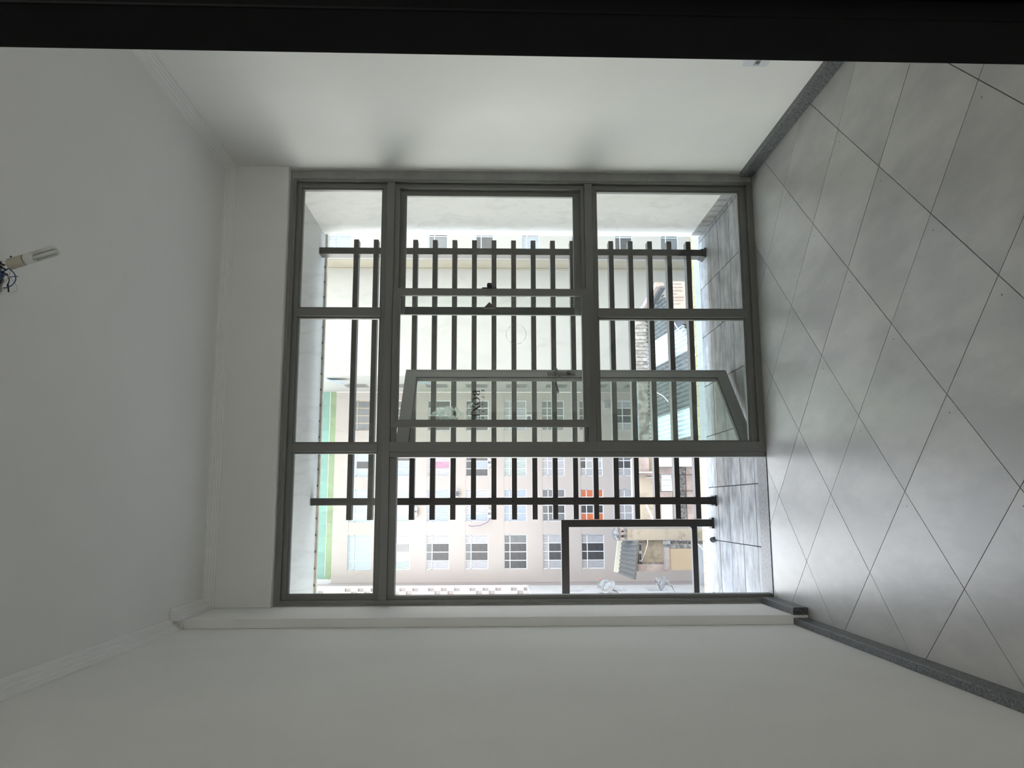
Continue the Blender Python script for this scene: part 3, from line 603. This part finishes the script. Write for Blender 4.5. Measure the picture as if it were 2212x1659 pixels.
MB().box(-12, -5.585, 52.121, 60, -13.2, 14.6).build('wing_body', M_cob, wing)
p0, p1 = atY(686, 1275, 51.95), atY(697, 1275, 51.95)
for i, c in enumerate(((.18, .18, .18), (.12, .15, .2), (.28, .2, .12), (.1, .1, .11))):
    pbox('mural_patch', mat('mural_%d' % i, c, .8, .6, 9), wing, -6.75-i*.5, -5.95-i*.5+.0 if i == 0 else -6.27-i*.5, 51.93, 51.999, p1.z, p0.z)

# lower wing running towards us on the left, with satellite dishes
low = thing('low_white_wing', (-6.4, 35, -13), 'low whitewashed wing running towards the balcony at the lower left', 'building')
XW = -5.62; zt = atX(1140, 1258, XW+0).z
hw = MB(); wy0, wy1 = 14, 51.9
MB().box(-12, XW-.25, wy0, wy1, -13.2, zt).build('wing_body', M_white if False else mat('whitewash', (.42, .42, .41), .85, .12, 1.5), low)
ys_ = [wy0]; fl = [(-3.3, -4.7), (-6.1, -7.5), (-8.9, -10.3)]
wx = MB(); wins = []
for k in range(9):
    for (a, b) in fl: wins.append((20+k*3.5, 22.2+k*3.5, b, a))
ysl = sorted(set([wy0, wy1]+[v for w_ in wins for v in w_[:2]])); zsl = sorted(set([-13.2, zt]+[v for w_ in wins for v in w_[2:]]))
for a, b in zip(ysl, ysl[1:]):
    for c, d_ in zip(zsl, zsl[1:]):
        if any(w_[0] < (a+b)/2 < w_[1] and w_[2] < (c+d_)/2 < w_[3] for w_ in wins): continue
        wx.box(XW-.24, XW, a, b, c, d_)
wx.build('side_wall', MAT['whitewash'], low)
for w_ in wins:
    f = MB(); f.box(XW-.2, XW-.15, w_[0], w_[1], w_[2], w_[2]+.06); f.box(XW-.2, XW-.15, w_[0], w_[1], w_[3]-.06, w_[3]); f.box(XW-.2, XW-.15, (w_[0]+w_[1])/2-.03, (w_[0]+w_[1])/2+.03, w_[2], w_[3])
    fo = f.build('window', M_wfr, low)
    for q in range(2): pbox('pane', P['mid' if q else 'curt'], fo, XW-.235, XW-.21, w_[0]+q*1.1, w_[0]+1.1+q*1.1, w_[2], w_[3])
    pbox('window_sill', MAT['whitewash'], low, XW-.1, XW+.001, w_[0]-.1, w_[1]+.1, w_[2]-.1, w_[2]-.02)
pbox('roof_kerb', MAT['whitewash'], low, XW-.3, XW+.001, wy0, wy1, zt, zt+.14)
def dish(xp, yp, X, r, label, horn, tilt):
    c = atX(xp, yp, X); t = thing('satellite_dish', (XW, c.y, c.z-.3), label, 'satellite dish')
    nrm = Vector(tilt).normalized(); a = nrm.cross(Vector((0, 0, 1))).normalized(); b = nrm.cross(a)
    d = MB(); rings = [(0, -.09), (.35, -.075), (.7, -.035), (1, .02)]; vs = []; n = 18
    for rr, dz in rings[1:]: vs += [c+a*math.cos(2*PI*k/n)*r*rr+b*math.sin(2*PI*k/n)*r*rr*1.08+nrm*dz for k in range(n)]
    vs.append(c+nrm*-.09); fs = []
    for i in range(2):
        for k in range(n): fs.append((i*n+k, i*n+(k+1) % n, (i+1)*n+(k+1) % n, (i+1)*n+k))
    for k in range(n): fs.append((len(vs)-1, (k+1) % n, k))
    m2 = len(vs); vs2 = [v-nrm*.025 for v in vs]; fs2 = [tuple(i+m2 for i in f[::-1]) for f in fs]
    for k in range(n): fs2.append((2*n+k, 2*n+(k+1) % n, 2*n+(k+1) % n+m2, 2*n+k+m2))
    d.add(vs+vs2, fs+fs2); d.build('reflector', M_dish, t, smooth=True)
    tip = c+nrm*.55+Vector((0, 0, -.12))
    MB().tube([c-b*r*.9+Vector((0, 0, 0)), tip], .022, 6).build('feed_arm', M_dish, t)
    MB().tube([tip, tip+Vector((0, 0, .12))], [.05, .04], 8).build('feed_horn', horn, t)
    MB().tube([c-nrm*.08, c-nrm*.25+Vector((-.1, 0, -.35)), Vector((XW+.012, c.y+.1, c.z-.85))], [.03, .03, .008], 6).build('wall_bracket', mat('galvanised_pipe', (.16, .155, .16), .5), t)
dish(1303, 1262, -5.05, .42, 'far one of the two paired satellite dishes, with a red feed horn', M_red, (.55, -.45, .5))
dish(1314, 1268, -5.00, .46, 'near one of the two paired satellite dishes, larger and tan', M_dish, (.55, -.45, .5))
dish(1431, 1260, -4.95, .44, 'single grey satellite dish near the lower bar of the guard rail', M_purp, (.25, -.15, .9))
ant = MB(); c = atX(1415, 1255, -5.2)
for k in range(6): ant.tube([c+Vector((-.35+.05*k, 0, -.1-.12*k)), c+Vector((.25-.03*k, 0, -.1-.12*k))], .014, 5)
ant.tube([c+Vector((0, 0, .1)), c+Vector((0, 0, -.9))], .02, 5); ant.tube([c+Vector((0, 0, -.9)), Vector((XW+.006, c.y, c.z-1.0))], [.02, .004], 5)
tag(ant.build('television_antenna', M_cable), 'small pale television antenna on the low wing beside the single dish', 'antenna')

# courtyard roofs and old walls
YC = 40.0
def px(x, y, Y): return atY(x, y, Y)
def slab(name, m_, parent, xa, xb, ya, yb, Y0, Y1):     # box whose front face spans picture rows/columns at depth Y0
    a, b = atY(xa, (ya+yb)/2, Y0), atY(xb, (ya+yb)/2, Y0); c, d = atY((xa+xb)/2, ya, Y0), atY((xa+xb)/2, yb, Y0)
    return MB().box(d.x, c.x, Y0, Y1, b.z, a.z).build(name, m_, parent)
ch = thing('chimney', px(1500, 1152, YC), 'old beige chimney with a pyramid cap over square vents', 'chimney')
slab('shaft', M_old, ch, 1353, 1540, 1143, 1166, YC, YC+.6)
slab('neck', M_stain, ch, 1347.5, 1353, 1139, 1168, YC-.08, YC+.68)
for ya, yb in ((1140, 1146), (1150, 1156), (1161, 1167)): slab('vent_post', M_oldp, ch, 1334, 1347.5, ya, yb, YC-.02, YC+.62)
a, b = px(1334, 1139.5, YC-.1), px(1334, 1168, YC-.1); tp = px(1315, 1153, YC+.3); y1_ = YC+.7
cap = MB(); q = [(b.x, YC-.1, a.z), (a.x, YC-.1, a.z), (a.x, y1_, a.z), (b.x, y1_, a.z)]
ql = [(p_[0], p_[1], p_[2]-.09) for p_ in q]
cap.add(q+ql+[((a.x+b.x)/2, YC+.3, tp.z)], [(0, 1, 8), (1, 2, 8), (2, 3, 8), (3, 0, 8), (0, 4, 5, 1), (1, 5, 6, 2), (2, 6, 7, 3), (3, 7, 4, 0), (7, 6, 5, 4)])
cap.build('cap', M_stain, ch)
shed = thing('rooftop_shed', px(1500, 1210, YC), 'small beige shed with a grey corrugated lean-to roof beside the chimney', 'shed')
def wp(x, y, Y): return tuple(atY(x, y, Y))
r_ = MB(); n = 16
tl, tr = Vector(wp(1345, 1168, YC+1.4)), Vector(wp(1338, 1238, YC+1.4)); bl, br = Vector(wp(1381, 1168, YC-.5)), Vector(wp(1374, 1252, YC-.5))
for k in range(n):
    t0, t1 = k/n, (k+1)/n; z = .05 if k % 2 else 0
    u0, u1, v1, v0 = tl.lerp(tr, t0), tl.lerp(tr, t1), bl.lerp(br, t1), bl.lerp(br, t0)
    r_.prism([u0, u1, v1, v0], (0, 0, .07+z))
r_.build('lean_to_roof', M_tilegrey, shed)
MB().prism([wp(1335, 1168, YC+1.3), wp(1327, 1235, YC+1.3), wp(1338, 1238, YC+1.3), wp(1346, 1168, YC+1.3)], (0, .25, 0)).build('fascia_board', mat('cream_board', (.42, .39, .30), .6, .1, 3), shed)
slab('back_wall', M_old, shed, 1381, 1440, 1168, 1222, YC+.35, YC+1.2)
wf = slab('window', M_wfr, shed, 1380, 1386.5, 1168, 1216, YC+.28, YC+.345)
for i, (ya, yb) in enumerate(((1170, 1173), (1176, 1189), (1196, 1209), (1213, 1215.5))): slab('pane', P['dark'], wf, 1380.8, 1385.6, ya, yb, YC+.24, YC+.275)
slab('side_wall', M_oldp, shed, 1376, 1441, 1219, 1234, YC-.2, YC+1.2)
slab('wall_ledge', M_stain, shed, 1388, 1440, 1216, 1219, YC-.1, YC+.3)
pb = thing('parapet_box', px(1500, 1210, YC-1), 'square beige parapet with a pale coping below the lean-to shed', 'parapet')
slab('parapet_wall', mat('beige_render', (.31, .235, .15), .9, .08, 1), pb, 1447, 1494, 1185, 1231.5, YC-1, YC-.4)
slab('coping', M_oldp, pb, 1440, 1447, 1183, 1232.5, YC-1.05, YC-.35)
slab('tile_capping', M_stain, pb, 1441, 1494, 1176, 1185, YC-1.0, YC-.2)
slab('pipe_elbow', M_dish, pb, 1434, 1448, 1169, 1176, YC-1.1, YC-.9)
slab('back_wall', M_soot, pb, 1440, 1540, 1168, 1176, YC-.3, YC)
def cable(pts, Y, r, label, cat='cable'):
    return tag(MB().tube([wp(x, y, Y+dy) for x, y, dy in pts], r, 6).build('cable', M_cable), label, cat)
cable([(1399, 1166, 0), (1399, 1175, 0), (1393, 1195, .1), (1386, 1212, .3)], YC-.3, .022, 'forked pale cable across the beige shed wall')
cable([(1505, 1172, 0), (1516, 1184, 0), (1528, 1202, 0)], 30, .022, 'pale cable at the balcony edge beneath the guard rail')
# old houses just behind the corrugated roof (seen low between the slats)
YH = 29.5
oh = thing('old_house', px(1600, 1060, YH), 'weathered beige house with a small shuttered window behind the lowest slats', 'house')
slab('house_wall', M_old, oh, 1381, 1600, 985, 1130, YH, YH+2)
slab('chimney_breast', M_oldp, oh, 1378, 1402, 985, 1018, YH-.35, YH-.01)
slab('cornice', M_oldp, oh, 1377, 1411, 1018, 1026, YH-.4, YH-.01)
slab('gutter_pipe', M_cable, oh, 1379, 1410, 1019, 1021.5, YH-.55, YH-.41)
slab('lintel', M_oldp, oh, 1420, 1452, 1009, 1024, YH-.25, YH-.01)
wf = slab('window', M_wfr, oh, 1427, 1452, 1024, 1061, YH-.12, YH-.01)
for k in range(3): slab('shutter_leaf', M_corrw, wf, 1429, 1450, 1026+k*12, 1036+k*12, YH-.16, YH-.125)
slab('window_jamb', M_soot, oh, 1422, 1427, 1024, 1062, YH-.2, YH-.01)
slab('wall_band', M_oldp, oh, 1421, 1452, 1062, 1074, YH-.1, YH-.01)
slab('white_wall_panel', M_corrw, oh, 1431, 1453, 1088, 1125, YH-.15, YH-.01)
slab('sooty_column', M_soot, oh, 1466, 1482, 1000, 1130, YH-.5, YH-.02)
slab('lower_wall', M_oldp, oh, 1483, 1600, 1008, 1130, YH-.45, YH-.02)
for y in (1025, 1060): slab('tie_bar', M_brown, oh, 1465, 1500, y, y+1.2, YH-.6, YH-.52)
slab('downpipe', M_cable, oh, 1396, 1600, 1031, 1032.5, YH-.12, YH-.02)
cable([(1396, 1090, 0), (1403, 1105, 0), (1411, 1124, 0)], YH-.7, .04, 'pale diagonal conduit on the weathered house behind the slats')
slab('eaves_board', M_white, oh, 1421, 1500, 985, 1008, YH-.6, YH-.3)
# corrugated roof: sheets on a gently sloping plane
rf = thing('corrugated_roof', (3, 20, -7), 'long grey corrugated sheet roof with a few pale replacement sheets', 'roof')
ridge = atY(1403, 890, 24.0); slope = .133
def rz(Y): return ridge.z-(24.0-Y)*slope
x_l, x_r = atY(1403, 962, 24.0).x, atY(1403, 690, 24.0).x
shw, pitch_ = .92, .153; ncol = int((x_r+4.2-x_l)/shw)+1
def onroof(x, y):
    d = ray(x, y); k_ = -(CAM.z-rz(CAM.y))/(d.z-d.y*slope); return CAM+d*k_
RA, RB, RC, RD = onroof(1397, 690), onroof(1438, 622), onroof(1441, 650), onroof(1500, 738)
def lineY(p, q, x): return p.y+(q.y-p.y)*(x-p.x)/(q.x-p.x)
pale = {(0, r) for r in range(6)} | {(3, 0), (3, 1), (5, 3)}
for c in range(ncol):
    X0 = x_l+c*shw
    if X0 > 7.1: continue
    for r in range(6):
        Ya = 24.0-r*2.3; Yb = Ya-2.36
        def lim(x): return (min(Ya, lineY(RA, RB, x) if x > RA.x else 99), max(Yb, lineY(RC, RD, x) if x > min(RD.x, RC.x) else -99))
        XE = min(X0+shw*1.03, 7.26)
        if lim(X0+.05)[0]-lim(X0+.05)[1] < .25: continue
        b = MB(); n = 24; vs = []
        for k in range(n+1):
            x = X0+(XE-X0)*k/n; h_ = .045*math.sin(2*PI*(x-x_l)/pitch_)+(c % 2)*.006-r*.004
            Yt, Yn = lim(x); Yt = max(Yt, Yn)
            for Y in (Yn, Yt): vs.append((x, Y, rz(Y)+h_+.05*0)); vs.append((x, Y, rz(Y)+h_-.008))
        fs = []
        for k in range(n):
            i = 4*k; j = 4*(k+1); fs += [(i, j, j+2, i+2), (i+1, i+3, j+3, j+1), (i, i+1, j+1, j), (i+2, j+2, j+3, i+3)]
        fs += [(0, 2, 3, 1), (4*n, 4*n+1, 4*n+3, 4*n+2)]
        b.add(vs, fs); b.build('roof_sheet', M_corrw if (c, r) in pale else M_corr, rf, smooth=True)
for i, (ya, yb, m_) in enumerate(((820, 962, M_stain),)):
    slab('ridge_wall', m_, rf, 1380.5, 1401.5, ya, yb, 24.05, 24.6)
nt_ = 17
for k in range(nt_):
    y0c = 686+k*(820-686)/nt_; slab('capping_tile', mat('old_capping', (.34, .315, .28), .9, .55, 5, rand=.12, bump=.4, bscale=8), rf, 1373+2*math.sin(k*2.1), 1400, y0c, y0c+134/nt_-.8, 24.05-.05*(k % 2), 24.45)
slab('ridge_coping', M_white, rf, 1371.5, 1378, 700, 826, 24.5, 25.0)
MB().prism([RA, RB, RB+Vector((0, 0, .17)), RA+Vector((0, 0, .17))], (.10, .08, 0)).build('barge_board', M_alud, rf)
MB().prism([RA+Vector((.1, .15, .0)), RB+Vector((.1, .15, 0)), RB+Vector((.1, .15, .30)), RA+Vector((.1, .15, .30))], (.2, .18, 0)).build('verge_parapet', M_oldp, rf)
cable([(1419, 848, 0), (1432, 855, 0), (1444, 868, 0)], 17, .012, 'thin white cable drooping over the corrugated roof')
cable([(1456, 697, 0), (1466, 713, 0), (1482, 729, 0), (1506, 775, 0)], 15, .012, 'white cable slanting over the dark sign built as an awning')
aw = thing('sign_awning', px(1470, 700, 20), 'dark sign built as a plain ribbed awning over the corrugated roof at its far corner', 'awning')  # an unreadable sign, shaped here as an awning without text
aw_b = MB()
for k in range(10):
    a, b = atY(1455+k*2.6, 716-k*2.0, 19.6), atY(1457+k*2.6, 714-k*2.0, 19.6); c = atY(1462+k*2.6, 700-k*1.6, 20.3)
    aw_b.prism([tuple(a), tuple(b), (b.x+.28, c.y, b.z+.12), (a.x+.28, c.y, a.z+.12)], (0, 0, .03))
aw_b.build('ribbed_sheet', mat('navy_sheet', (.03, .035, .05), .5), aw)
slab('awning_wall', mat('dark_timber', (.05, .045, .04), .8), aw, 1456, 1500, 684, 700, 20.5, 21.2)
cw = thing('boundary_wall', atY(1500, 638, 27), 'stained pinkish boundary wall beyond the corner of the corrugated roof', 'wall')
slab('wall_panel', mat('pink_render', (.40, .325, .27), .9, .1, 1), cw, 1449, 1540, 608, 676, 27, 27.3)
random.seed(5)
for k in range(7):
    y = 612+k*7.2; slab('damp_streak', M_oldp, cw, 1451, 1470+random.uniform(-8, 8), y, y+random.uniform(1.2, 2.6), 26.985, 26.999)
gr = tag(MB().box(-40, 60, 1.5, 120, -13.4, -13.2).build('ground', M_ground), 'dull concrete courtyard ground far below the balcony', 'ground', kind='structure')
struct(MB().box(-2.7, 2.1, .3, 1.2, -13.2, -.17).build('wall_below', M_bwall), 'outer wall of our own building below the balcony', 'wall')
